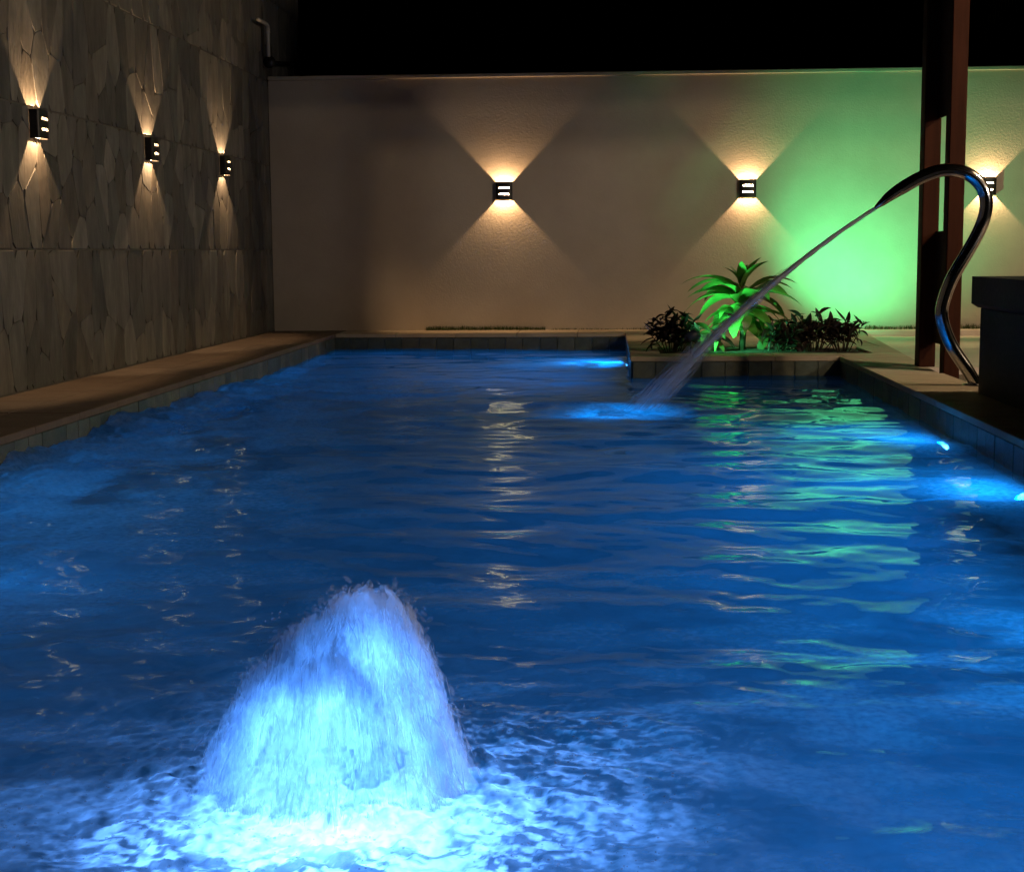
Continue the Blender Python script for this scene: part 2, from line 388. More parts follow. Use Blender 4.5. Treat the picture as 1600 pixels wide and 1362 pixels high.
def projarea(c):
    cy_ = sum(p[0] for p in c)/len(c)+8; cz_ = sum(p[1] for p in c)/len(c)
    A = abs(sum(c[i][0]*c[(i+1)%len(c)][1]-c[(i+1)%len(c)][0]*c[i][1] for i in range(len(c))))/2
    vis = 1 if (cy_ > 7.0 and (cz_-.7) < .168*cy_ and cy_ < 14.9) else .01
    if cy_ > 13.4 and cz_ < 2.2: vis = 0
    return A*vis/cy_**3
cells.sort(key=projarea, reverse=True)
RV, RF = [], []
for i, c in enumerate(cells):
    v, f = stone_geo(c, random.uniform(.0060,.0080))
    if i < 295: mesh_obj('stone', v, f, M['stone'], sw, loc=(.1452,0,0))
    else:
        k = len(RV); RV += [(a+.1452,b,d) for a,b,d in v]; RF += [tuple(q+k for q in ff) for ff in f]
if RV: tag(mesh_obj('stone_cladding', RV, RF, M['stone'], sw), kind='stuff')

# ================================================================== WALL LAMPS
def d_contour(w, straight, depth, n=14):
    pts = [(-w, 0.0), (-w, -straight)]
    for i in range(1, n): a = math.pi - math.pi*i/n; pts.append((w*math.cos(a), -straight-(depth-straight)*math.sin(a)))
    pts += [(w, -straight), (w, 0.0)]; return pts
def wall_lamp(loc, rz, label, group):
    t = empty('wall_lamp', loc, rz); tag(t, label, 'lamp', group)
    c = d_contour(.072, .040, .060); zs = [-.0735,-.0345,-.0205,.0205,.0345,.0735]; n = len(c)
    V = [(x, y, z) for z in zs for x, y in c]; F = []
    for r in range(len(zs)-1):
        for k in range(n-1):
            mid = (c[k][0]+c[k+1][0])/2
            if r in (1, 3) and abs(mid) < .044: continue
            F.append((r*n+k, r*n+k+1, (r+1)*n+k+1, (r+1)*n+k))
    sh = mesh_obj('shade', V, F, M['black'], t)
    so = sh.modifiers.new('thick', 'SOLIDIFY'); so.thickness = .003; so.offset = -1
    sh.data.materials.append(M['inner']); 
    box('back_plate', -.062, .062, -.004, -.001, -.070, .070, M['inner'], t, .0008)
    V, F = tube([(0,-.004,0),(0,-.018,0)], .007, 10); mesh_obj('lamp_holder', V, F, M['inner'], t)
    ld = bpy.data.lights.new('bulb', 'POINT'); ld.energy = P_WALL; ld.color = WARM; ld.shadow_soft_size = .006
    lo = bpy.data.objects.new('bulb', ld); link(lo, t); lo.location = (0, -.030, 0)
    return t
for x, lab in ((-.909, 'black up-and-down wall lamp left of the others on the cream wall'), (1.219, 'black up-and-down wall lamp on the cream wall above the leafy bed'), (3.27, 'black up-and-down wall lamp right of the wooden post, behind the steel spout')):
    wall_lamp((x, WALL_Y-.001, 1.222), 0, lab, 'lamps on the cream wall')
for y, lab in ((7.86, 'black up-and-down wall lamp on the stone wall, nearest the camera'), (9.835, 'black up-and-down wall lamp on the stone wall, middle of the three'), (11.74, 'black up-and-down wall lamp on the stone wall, nearest the far corner')):
    wall_lamp((WALL_X-.0035, y, 1.373), math.pi/2, lab, 'lamps on the stone wall')

# ================================================================== POOL LIGHTS AND WATER
def pool_light(loc, rz, label, power=1.0, tilt=0):
    """niche light; faces local -Y."""
    t = empty('pool_light', loc, rz); tag(t, label, 'light', 'underwater pool lights')
    V, F = tube([(0,0,0),(0,-.012,0)], [.105,.098], 24); ring = mesh_obj('trim_ring', V, F, M['steel'], t)
    V, F = tube([(0,-.0125,0),(0,-.017,0),(0,-.020,0)], [.072,.068,.045], 24); mesh_obj('lens', V, F, M['pool_lens'], ring, True)
    ld = bpy.data.lights.new('led', 'AREA'); ld.shape = 'DISK'; ld.size = .09; ld.energy = P_POOL*power; ld.color = BLUE
    lo = bpy.data.objects.new('led', ld); link(lo, t); lo.location = (0,-.03,0); lo.rotation_euler = (math.radians(-90+tilt),0,0)
pool_light((XR-.011, 6.85, -.47), -math.pi/2, 'blue underwater light in the right pool wall, farther of the two in view')
pool_light((XR-.011, 5.45, -.47), -math.pi/2, 'blue underwater light in the right pool wall, nearer one at the picture edge')
pool_light((XR-.001, 3.2, -.47), -math.pi/2, 'blue underwater light in the right pool wall, near the camera')
pool_light((XP-.011, 11.35, -.34), -math.pi/2, 'blue underwater light in the side of the planter corner at the far end', 1.8)
pool_light((XL+.011, 5.0, -1.0), math.pi/2, 'added unseen blue light low in the left pool wall, brightening the bubbling water', .14)  # no lamp known here; added to light the boil from below

# geyser light on the pool floor, below the surface
GX, GY = -.42, 2.27
ys = [YN]
while ys[-1] < YB: ys.append(ys[-1] + max(.0042, .0026*ys[-1]))
ys[-1] = YB; ys = np.array(ys); NX = 660
_u = np.linspace(XL, XR, 4000); _c = np.cumsum(1+2.2*np.exp(-((_u+.35)/.55)**2)); xs = np.interp(np.linspace(_c[0], _c[-1], NX), _c, _u)
X, Y = np.meshgrid(xs, ys)
H = np.zeros_like(X); 
# travelling ripples, mostly crests across the pool
calm = 1 - .35*sstep(0, -1.8, X)
for i in range(64):
    lam = .16*(1.25/.16)**rng.random(); k = 2*math.pi/lam
    d = rng.normal(math.pi/2, .42); ph = rng.random()*6.283
    slope = .0096*(.7+.6*rng.random())*(lam/.5)**.15
    wx = .35*(fbm(X*.8+i*3.1, Y*.5, 2)-.5)*lam*2
    H += slope/k*np.sin(k*(X*math.cos(d)+Y*math.sin(d)) + wx*k + ph)
for i in range(40):
    lam = .055*(.20/.055)**rng.random(); k = 2*math.pi/lam; d = rng.normal(math.pi/2, .55); ph = rng.random()*6.283
    wx = .5*(fbm(X*1.7+i*2.3, Y*1.1, 2)-.5)*lam*3
    H += (.0072*sstep(1.3, .6, lam/(.02+Y*.026)*.0+np.clip((Y*.0052)/lam*3.4, 0, 2)))/k*np.sin(k*(X*math.cos(d)+Y*math.sin(d)) + wx*k + ph)*sstep(.35, .7, fbm(X*.9+i, Y*.7, 2))*2
H *= .75+.5*fbm(X*.7+3, Y*.45, 2)
r = np.hypot(X-GX, (Y-GY))
# rings leaving the geyser, agitated water round it
H += .0022*np.sin(2*math.pi*r/.13 + 6*fbm(X*3, Y*3, 2))*np.exp(-r/.75)
ag = np.exp(-(r/.42)**2)
H += ag*(.036*(fbm(X*13, Y*13, 4)-.5) + .026*(fbm(X*38, Y*44, 3)-.5)) + .012*np.exp(-(r/.25)**2)
H += .35*np.exp(-(r/1.1)**2)*.016*(fbm(X*16+7, Y*16, 3)-.5)
# hydromassage boil along the left wall
left = np.exp(-((X-XL)/.34)**2)*sstep(3.0, 4.2, Y)*(1-sstep(8.3, 10.2, Y))
leftw = np.exp(-((X-XL)/.95)**2)*sstep(2.6, 3.8, Y)*(1-sstep(8.6, 11.0, Y))
H += left*(.065*fbm(X*5, Y*4, 4)**1.5*1.6 + .03*(fbm(X*15, Y*12, 3)-.5)) + leftw*.020*(fbm(X*9+4, Y*7, 4)-.5)
# where the spout jet lands
JX, JY = .20, 8.0
rj = np.hypot((X-JX)/1.0, (Y-JY)/1.0); jet = np.exp(-(rj/.26)**2)
H += jet*(.03*(fbm(X*14, Y*12, 4)-.5)) + .003*np.sin(2*math.pi*rj/.2)*np.exp(-rj/1.2)
# air in the water, and milky patches painted as lamp glow
streak = fbm(X*3.2+fbm(X*2, Y*2, 2)*2.0, Y*5.5, 5)
fine = fbm(X*42+5*fbm(X*6, Y*6, 3), Y*60+4*fbm(X*7+9, Y*7, 2), 3, .6)
foam_glow = .09 + .10*sstep(.35, .75, streak)
foam_glow += .16*np.exp(-(((Y-2.2)/1.5)**2))*sstep(.38, .70, streak)
foam_glow += 1.1*np.exp(-(np.hypot(X-GX, (Y-GY+.06)*1.2)/.23)**4)
def blob(x, y, rx, ry, a): return a*np.exp(-(((X-x)/rx)**2+((Y-y)/ry)**2))
pat = blob(-.06,2.50,.22,.16,1.2)+blob(-.14,2.18,.22,.13,1.3)+blob(-.36,2.02,.26,.15,2.2)+blob(-.68,2.05,.10,.08,1.2)+blob(-.66,2.26,.07,.06,.8)
foam_glow += np.clip(pat, 0, 1.6)*sstep(.42, .64, fine*.7+streak*.3)*.85
foam_glow += blob(1.38,6.5,.17,.22,.62)+blob(1.36,5.1,.20,.26,.66)  # milky patches painted over the right wall lamps to widen their glow
foam_glow += blob(.02,11.0,.26,.35,.5)*sstep(.3,.6,fbm(X*6,Y*5,3))  # patch painted for the glow beside the far corner lamp
foam_glow += leftw*.75*sstep(.30, .62, fbm(X*3.5, Y*2.6, 5)) + left*.35
foam_glow += 1.0*np.exp(-(((X-.03)/.22)**2+((Y-7.75)/.30)**2)**1.0)*sstep(.3,.6,fbm(X*8,Y*6,4)) + .5*jet
foam_glow += .25*np.exp(-(((X-.85)/.55)**2+((Y-2.75)/.5)**2))*sstep(.36,.66,streak)
foam_glow = np.clip(foam_glow, 0, .97)
V = np.stack([X, Y, WZ+H], -1).reshape(-1, 3); n, m = X.shape[1], X.shape[0]
I = np.arange(n*m).reshape(m, n); Fq = np.stack([I[:-1,:-1],I[:-1,1:],I[1:,1:],I[1:,:-1]], -1)
keep = ~((X[:-1,:-1] > XP) & (Y[:-1,:-1] > YP)); Fq = Fq[keep]
wo = np_mesh('water', V, Fq, M['water'], smooth=True); tag(wo, kind='structure')
at = wo.data.attributes.new('foam_glow', 'FLOAT', 'POINT'); at.data.foreach_set('value', foam_glow.astype(np.float32).ravel())

# ================================================================== GEYSER
gz = empty('water_geyser', (GX, GY, WZ)); tag(gz, 'white foaming water geyser rising from the pool in the foreground', 'fountain')
GS = .93   # radial scale
PL = [(.070,.0,.325,.125),(-.025,.01,.275,.105),(-.115,.0,.200,.090),(.115,-.01,.255,.090),(0,-.09,.23,.12),(.03,.09,.30,.12),(-.065,-.07,.215,.12),(.085,-.07,.21,.11),(-.10,.07,.20,.10),(.03,.0,.315,.11),(.112,.02,.300,.055),(-.150,-.02,.14,.075),(.155,.0,.15,.075),(-.085,.02,.238,.055)]
for i in range(22):
    a_ = rng.random()*6.283; q_ = .16*math.sqrt(rng.random()); PL.append((q_*math.cos(a_), q_*math.sin(a_), (.33-1.05*q_)*(.55+.5*rng.random()), .030+.04*rng.random()))
PL = [(a*GS, b*.62, c*.98, d*GS) for a, b, c, d in PL]
def bell(h, h0, R0): return R0*np.clip(1-h/h0, 0, 1)**.36*(1+.20*np.clip(1-h/.10, 0, 1))
def inside(P, sc):
    """points lying deep in some plume: the geyser is a shell of water round a hollow."""
    m_ = np.zeros(len(P), bool)
    for px, py, h0, R0 in PL: m_ |= np.hypot(P[:,0]-px, (P[:,1]-py)/.8) < sc*bell(P[:,2]/sc, h0, R0)
    return m_
Vs = []; Fs = []; kk = 0
for pi_, (px, py, h0, R0) in enumerate(PL[:24]):
    n, m = 72, 44; T, U = np.meshgrid(np.linspace(0, 2*math.pi, n, endpoint=False), np.linspace(0, 1, m)); Hh = -.02+(h0+.02)*(1-(1-U)**1.7)*.995
    cu, su = np.cos(T), np.sin(T); nz = fbm(cu*4+20+pi_*7, su*4+20+Hh*5, 4); lump = fbm(cu*1.8+9+pi_, su*1.8+Hh*14, 3)
    R2 = .78*bell(Hh, h0, R0)*(.20+.70*nz+.90*lump)
    Vs.append(np.stack([px+R2*cu, py+.8*R2*su, Hh+.03*(lump-.5)*U], -1).reshape(-1,3)); I = np.arange(n*m).reshape(m, n); J = np.roll(I, -1, 1)
    Fs.append(kk+np.stack([I[:-1],J[:-1],J[1:],I[1:]], -1).reshape(-1,4)); kk += n*m
VV = np.concatenate(Vs); FF = np.concatenate(Fs); ins = inside(VV, .70); FF = FF[~ins[FF].all(1)]
np_mesh('water_core', VV, FF, M['core'], gz, True)
def ribbons(P0, D, length, width, K=4, grav=0.0):
    """N strands as flat slivers: P0 start, D unit direction, bent down by grav."""
    N = len(P0); t = np.linspace(0, 1, K)[None,:,None]; Lm = length[:,None,None]
    P = P0[:,None,:] + D[:,None,:]*t*Lm; P[:,:,2] -= grav*(t[:,:,0]*length[:,None])**2
    A = rng.normal(size=(N,3)); W_ = np.cross(D, A); W_ /= np.linalg.norm(W_, axis=1, keepdims=True)+1e-9
    prof = np.sin(np.linspace(.12, math.pi-.12, K))[None,:,None]
    L_ = P - W_[:,None,:]*width[:,None,None]*prof; R_ = P + W_[:,None,:]*width[:,None,None]*prof
    V = np.stack([L_, R_], 2).reshape(-1,3); b = (np.arange(N)*2*K)[:,None] + np.arange(K-1)[None,:]*2
    Fq = np.stack([b, b+1, b+3, b+2], -1).reshape(-1,4); return V, Fq
PP = []; DD = []; LL = []
wts = np.array([R0*h0 for _,_,h0,R0 in PL]); wts /= wts.sum()
for (px, py, h0, R0), w_ in zip(PL, wts):
    N = int(150000*w_); h = h0*rng.random(N)**1.1-.012; th = rng.random(N)*6.283; cu, su = np.cos(th), np.sin(th)
    lump = fbm(cu*1.8+9+px*40, su*1.8+h*14, 3); rad = bell(h, h0, R0)*(.28+1.15*lump)*(1-.45*rng.random(N)**1.5) + np.abs(rng.normal(size=N))*.012*(rng.random(N) < .4)
    PP.append(np.stack([px+rad*cu, py+.8*rad*su, h+.012*rng.normal(size=N)*(h/h0)], -1))
    o_ = (.12+.6*(1-h/h0))[:,None]*np.stack([cu, su, np.zeros(N)], -1)*.5
    d = np.array([0,0,-1.])+o_+rng.normal(size=(N,3))*.38; up_ = rng.random(N) < np.clip((h/h0-.6)*1.6, 0, .6); d[up_] = rng.normal(size=(int(up_.sum()),3))*.5+o_[up_]+np.array([0,0,.3])
    DD.append(d/np.linalg.norm(d, axis=1, keepdims=True)); LL.append((.008+.030*rng.random(N)**2)*(1-.5*h/h0))
P0 = np.concatenate(PP); D = np.concatenate(DD); L = np.concatenate(LL); ok = ~inside(P0, .74); P0 = P0[ok]; D = D[ok]; L = L[ok]; N = len(P0); print('strands', N)
V, Fq = ribbons(P0, D, L, .0009+.0042*rng.random(N)**2, 4, 2.0)
V[:,2] = np.maximum(V[:,2], -.015)
tag(np_mesh('water_strands', V, Fq, M['spray'], gz, True), kind='stuff')
# bolder falling sheets of water on the outside of the shell
a_ = rng.random(N); sel = (a_ < .075) & (P0[:,2] < .30); k_ = int(sel.sum())
d2 = D[sel]*.35 + np.stack([P0[sel][:,0]*1.2, P0[sel][:,1]*1.2, -np.full(k_, .75)], -1); d2 /= np.linalg.norm(d2, axis=1, keepdims=True)
V, Fq = ribbons(P0[sel]*np.array([1.03,1.03,1]), d2, .014+.034*rng.random(k_), .0010+.0028*rng.random(k_)**2, 6, 3.0)
V[:,2] = np.maximum(V[:,2], -.012)
tag(np_mesh('water_streaks', V, Fq, M['streak'], gz, True), kind='stuff')
# flung drops, and bubbling foam round the foot
def drops(P, rad, mat, name, parent, stretch=1.0):
    ico = np.array([(0,0,1),(.894,0,.447),(.276,.851,.447),(-.724,.526,.447),(-.724,-.526,.447),(.276,-.851,.447),(.724,.526,-.447),(-.276,.851,-.447),(-.894,0,-.447),(-.276,-.851,-.447),(.724,-.526,-.447),(0,0,-1)])
    fi = np.array([(0,1,2),(0,2,3),(0,3,4),(0,4,5),(0,5,1),(1,6,2),(2,7,3),(3,8,4),(4,9,5),(5,10,1),(6,7,2),(7,8,3),(8,9,4),(9,10,5),(10,6,1),(11,7,6),(11,8,7),(11,9,8),(11,10,9),(11,6,10)])
    ic = ico*np.array([1,1,stretch]); V = (P[:,None,:]+ic[None]*rad[:,None,None]).reshape(-1,3); F = (np.arange(len(P))[:,None,None]*12+fi[None]).reshape(-1,3)
    return tag(np_mesh(name, V, F, mat, parent, True), kind='stuff')
N = 420; h = .30*rng.random(N); th = rng.random(N)*6.283; C = 0; rad = .20*np.sqrt(1-h/.34)*(1.0+.22*rng.random(N)**2)+.004
P = np.stack([C+rad*np.cos(th), rad*np.sin(th), h+.01*rng.normal(size=N)], -1); drops(P, .0005+.0010*rng.random(N)**2, M['spray'], 'drops', gz, 1.5)
N = 2600; th = rng.random(N)*6.283; q = rng.random(N)**.8; rad = .17+.30*q
P = np.stack([rad*np.cos(th)*1.25+.04, rad*np.sin(th), np.zeros(N)], -1)
fn = fbm((P[:,0]+GX)*22+3*fbm((P[:,0]+GX)*5,(P[:,1]+GY)*5,3), (P[:,1]+GY)*34, 4); sel = fn > .47+.10*q; P = P[sel]
ii = np.clip(np.searchsorted(ys, P[:,1]+GY), 0, len(ys)-1); jj = np.clip(np.searchsorted(xs, P[:,0]+GX), 0, NX-1)
P[:,2] = H[ii, jj]+.001; drops(P, .0008+.0022*rng.random(len(P))**2.5, M['spray'], 'foam_bubbles', gz, .6)
V, F = tube([(.04,-.02,-.10),(.04,-.02,.004)], [.035,.035], 20); mesh_obj('nozzle', V, F, M['steel'], gz)
for q_, px in ((.44, (.0,-.01,.045)), (.24, (.035,.0,.12)), (.20, (-.06,.0,.09)), (.07, (.055,.0,.20)), (.08, (.02,.0,.16))):  # added points of light hung inside the hollow plume to make it glow
    ld = bpy.data.lights.new('geyser_fill', 'POINT'); ld.energy = P_GEYSER_FILL*q_; ld.color = GEYBLUE; ld.shadow_soft_size = 0
    lo = bpy.data.objects.new('geyser_fill', ld); link(lo, gz); lo.location = px
fl = empty('floor_light', (GX+.03, GY-.19, -1.345)); tag(fl, 'blue light in the pool floor below the geyser', 'light')
V, F = tube([(0,0,0),(0,0,.015)], [.10,.09], 24); mesh_obj('trim_ring', V, F, M['steel'], fl)
ld = bpy.data.lights.new('led', 'POINT'); ld.energy = P_FLOOR; ld.color = (.11,.33,1); ld.shadow_soft_size = 0
lo = bpy.data.objects.new('led', ld); link(lo, fl); lo.location = (0,0,.98)
fl2 = empty('floor_light', (.02, 7.75, -1.345)); tag(fl2, 'blue light in the pool floor below the landing water jet', 'light')
V, F = tube([(0,0,0),(0,0,.015)], [.10,.09], 24); mesh_obj('trim_ring', V, F, M['steel'], fl2)
ld = bpy.data.lights.new('led', 'SPOT'); ld.energy = 75; ld.color = BLUE; ld.shadow_soft_size = .03; ld.spot_size = math.radians(46); ld.spot_blend = .8
lo = bpy.data.objects.new('led', ld); link(lo, fl2); lo.location = (0,0,.03); lo.rotation_euler = (math.pi,0,0)

# ================================================================== STEEL SPOUT AND ITS JET
sp = empty('waterfall_spout', (1.886, 7.83, 0)); tag(sp, 'curved polished steel spout pipe arching over the right pool edge', 'spout')
pts = [(1.886,0),(1.832,.088),(1.765,.187),(1.72,.285),(1.702,.367),(1.716,.448),(1.752,.545),(1.814,.657),(1.874,.769),(1.908,.865),(1.909,.955),(1.866,1.033),(1.79,1.08),(1.69,1.088),(1.582,1.052),(1.456,.978),(1.395,.930),(1.360,.900)]
path = [Vector((x-1.886, .05*i/len(pts), z)) for i, (x, z) in enumerate(pts)]
sm = spline(path, 5); nn = len(sm); rad = []; flat = []
for i in range(nn):
    u = i/(nn-1); t = max(0, (u-.86)/.14); rad.append(.033*(1-.72*t**1.1)); flat.append((1+1.4*t, 1-.1*t))
V, F = tube(sm, rad, 22, True, flat); mesh_obj('pipe', V, F, M['steel'], sp, True)
V, F = tube([(0,0,-.002),(0,0,.006),(0,0,.010)], [.070,.068,.045], 28); mesh_obj('base_flange', V, F, M['steel'], sp, True)
jt = empty('water_jet', (1.36, 7.88, .90)); tag(jt, 'thin water jet shooting from the steel spout down into the pool', 'water jet')
def jetp(t): return Vector((-1.165*t, .07+.05*t-.07, -.745*t-.285*t*t))
seg = 60; jp = [jetp(i/seg) for i in range(seg+1)]
jr = [.0125+.004*math.sin(i*1.3)*(i/seg)+.010*(i/seg) for i in range(seg+1)]
nk = int(seg*.80)
V, F = tube(jp[:nk], jr[:nk], 12, False, [(1.25,.75)]*nk)
V = [v + Vector((0,0,.004*(float(vnoise(np.array([v.x*30.]), np.array([v.y*90.+v.z*9]))[0])-.5))) for v in V]
mesh_obj('stream', V, F, M['jetwater'], jt, True)
N = 4200; t = rng.random(N)**.62; P0 = np.array([jetp(a) for a in t]); D = np.array([(jetp(a+.01)-jetp(a)).normalized() for a in t])
spd = .007+.062*t**2.4; P0 += rng.normal(size=(N,3))*spd[:,None]*.62; P0[:,2] = np.maximum(P0[:,2], -1.03)
V, Fq = ribbons(P0, D+rng.normal(size=(N,3))*.05*t[:,None], .03+.12*rng.random(N), .0010+.0016*rng.random(N), 4, .2)
V[:,2] = np.maximum(V[:,2], -1.035)
tag(np_mesh('spray', V, Fq, M['mist'], jt, True), kind='stuff')

# ================================================================== WOODEN POST, PORCH
po = empty('pergola_post', (1.92, 8.95, -.10)); tag(po, 'dark wooden double post with open slots at the right pool edge', 'post')
box('post_board', -.082, .015, .10, .22, .10, 2.75, M['wood'], po, .005)
box('post_board', -.013, .077, -.25, -.14, 0, 2.75, M['wood'], po, .005)
for z0, z1 in ((.245, .895), (1.545, 2.7)): box('spacer_block', -.004, .014, -.1395, .0995, z0, z1, M['wood'], po, .004)
pr = empty('porch_roof', (4.5, 6.6, 2.6)); tag(pr, 'flat porch roof on wooden beams right of the pool', 'roof')
box('roof_slab', -1.2, 4, -6, 2.95, .26, .42, M['roof'], pr)
box('beam', -2.75, 4, 2.41, 2.55, -.193, .24, M['wood'], pr, .005)
for (x, y, nm, pw, pc, sz) in ((3.78, 7.2, 'warm porch ceiling light nearer the wooden post', 1.2, (1,.74,.46), .05), (6.2, 5.7, 'warm porch ceiling light farther to the right', 1.25, (1,.76,.50), .05), (6.6, 3.4, 'added pale fill light under the porch roof, farthest from the garden wall', 2.3, (1,.90,.80), .25)):  # the third light is added, filling the dark end of the garden wall
    t = empty('ceiling_light', (x, y, 2.858)); tag(t, nm, 'lamp', 'porch ceiling lights')
    V, F = tube([(0,0,0),(0,0,-.05)], [.09,.085], 24); ring = mesh_obj('housing', V, F, M['pvc'], t)
    V, F = tube([(0,0,-.051),(0,0,-.058)], [.075,.06], 24); mesh_obj('lens', V, F, M['porch_lens'], ring)
    ld = bpy.data.lights.new('bulb', 'POINT'); ld.energy = P_PORCH*pw; ld.color = pc; ld.shadow_soft_size = sz
    lo = bpy.data.objects.new('bulb', ld); link(lo, t); lo.location = (0,0,-.125)

# dark counter at the right
ct = empty('stone_counter', (1.79, 4.3, 0)); tag(ct, 'low dark stone counter with thick overhanging top at the right edge', 'counter')
box('counter_body', 0, .9, 0, 3.1, -.098, .412, M['granite'], ct, .004)
poly = [(-.004,.4125),(-.036,.432),(-.036,.562),(.94,.562),(.94,.432),(.905,.4125)]
V = [(x, -.03, z) for x, z in poly] + [(x, 3.135, z) for x, z in poly]; k = len(poly)
mesh_obj('counter_top', V, [tuple(range(k)), tuple(range(2*k-1, k-1, -1))] + [(i, k+i, k+(i+1)%k, (i+1)%k) for i in range(k)], M['granite'], ct)

# ================================================================== PLANTING
def leaf_mesh(name, L, Wd, droop, mat, fold=.25, seg=8, twist=0, tipw=.04):
    """strap leaf along +X, arching down."""
    V = []; F = []; x = z = 0; a = 0.0
    for i in range(seg+1):
        u = i/seg; w = Wd*(math.sin(math.pi*min(1, u*.93+.07))**.75)*(1-.25*u)+tipw*Wd*(1-u); 
        if i == seg: w = .0008
        tw = twist*u; f = fold*w
        V += [(x, -w*math.cos(tw), z+f-w*math.sin(tw)), (x, 0, z), (x, w*math.cos(tw), z+f+w*math.sin(tw))]
        a = -droop*u*1.6; x += L/seg*math.cos(a); z += L/seg*math.sin(a)
    for i in range(seg):
        for k in range(2): b = i*3+k; F.append((b, b+1, b+4, b+3))
    me = bpy.data.meshes.new(name); me.from_pydata(V, [], F); me.materials.append(mat)
    me.polygons.foreach_set('use_smooth', [True]*len(me.polygons)); return me
def put_leaf(me, parent, loc, az, el, roll=0, s=1):
    o = bpy.data.objects.new('leaf', me); link(o, parent); o.location = loc
    o.rotation_mode = 'QUATERNION'
    o.rotation_quaternion = (Matrix.Rotation(az, 3, 'Z') @ Matrix.Rotation(-el, 3, 'Y') @ Matrix.Rotation(roll, 3, 'X')).to_quaternion()
    o.scale = (s, s, s); return o
dr = empty('dracaena_plant', (.94, 10.66, -.01)); dr.scale = (1.1,1.1,1.12); tag(dr, 'bright green arching strap-leaf plant lit green in the middle of the bed', 'plant')
V, F = tube([(0,0,0),(.01,0,.15),(0,.01,.30),(.0,.01,.42)], [.022,.02,.016,.008], 10); mesh_obj('stem', V, F, M['bark'], dr, True)
LM = [leaf_mesh('leaf', .38, .064, d, M['leaf'], .3, 9, tw) for d, tw in ((.30,.3),(.55,-.4),(.80,.5),(1.0,-.2),(1.2,.2))]
for i in range(6): put_leaf(LM[random.choice((0,0,1))], dr, (0,.01,.40), i*1.05+.3, math.radians(random.uniform(62,84)), random.uniform(-.4,.4), random.uniform(.45,.72))
for i in range(15):
    az = i*2.399+.2; put_leaf(LM[random.choice((2,3,3,4))], dr, (.01*math.cos(az), .01+.01*math.sin(az), random.uniform(.27,.37)), az, math.radians(random.uniform(22,55)), random.uniform(-.3,.3), random.uniform(.85,1.15))
put_leaf(LM[3], dr, (0,.01,.33), math.radians(184), math.radians(52), .2, 1.22); put_leaf(LM[3], dr, (0,.0,.30), math.radians(172), math.radians(40), -.2, 1.15); put_leaf(LM[3], dr, (0,.0,.33), math.radians(8), math.radians(50), -.2, .95)
for i in range(34):
    az = i*2.399; put_leaf(LM[random.choice((3,4,4))], dr, (.012*math.cos(az), .012*math.sin(az), random.uniform(.12,.29)), az, math.radians(random.uniform(5,48)), random.uniform(-.4,.4), random.uniform(.55,.9))
DL = [leaf_mesh('leaf', .105, .018, d, M['dark_leaf'], .5, 5, tw) for d, tw in ((.4,.2),(.9,-.3),(-.3,.4))]
OL = [leaf_mesh('leaf', .15, .036, d, M['olive_leaf'], .3, 6, tw) for d, tw in ((.7,.2),(1.2,-.3))]
def bush(name, loc, h, spread, nst, nl, meshes, label, s=1, seed=0, droop=.25):
    rs = random.Random(seed); t = empty(name, loc); tag(t, label, 'plant', 'plants in the bed')
    for k in range(nst):
        az = k*2.399+rs.uniform(-.4,.4); rr = spread*math.sqrt((k+.5)/nst); hh = h*rs.uniform(.6,1.05)*(1-.25*(rr/spread)**2)
        tip = Vector((rr*math.cos(az), rr*math.sin(az)*.7, hh)); b = Vector((tip.x*.35, tip.y*.35, 0)); mid = (tip+b)/2+Vector((tip.x*.05, tip.y*.05, hh*.12))
        V, F = tube([b, mid, tip], [.004,.003,.0018], 5); mesh_obj('stem', V, F, M['bark'], t, True)
        for q in range(nl):
            u = .25+.75*(q+1)/nl; p = b.lerp(mid, u*2) if u < .5 else mid.lerp(tip, u*2-1)
            put_leaf(rs.choice(meshes), t, p, q*2.4+az+rs.uniform(-.5,.5), rs.uniform(-.3,.75)+.3*(u > .9), rs.uniform(-.5,.5), s*rs.uniform(.7,1.25))
    return t
bush('dark_leaf_plant', (.45,10.50,-.005), .27, .19, 14, 10, DL, 'dark purple-leaved plant at the left end of the bed', 1.15, 3)
bush('olive_leaf_plant', (.68,10.64,-.005), .16, .14, 6, 6, OL, 'low olive-leaved plant behind the left of the bright green plant', 1, 5)
bush('olive_leaf_plant', (1.24,10.66,-.005), .22, .15, 6, 6, OL, 'low olive-leaved plant behind the right of the bright green plant', 1.1, 6)
bush('dark_leaf_plant', (1.20,10.45,-.005), .17, .16, 12, 9, DL, 'short dark-leaved plant right beside the bright green plant', 1, 7)
bush('dark_leaf_plant', (1.42,10.50,-.005), .25, .18, 15, 9, DL, 'dark leafy shrub between the short plant and the outermost shrub', 1, 8)
bush('dark_leaf_plant', (1.62,10.55,-.005), .26, .17, 12, 8, DL, 'sprawling dark shrub at the right end of the bed', .95, 9)

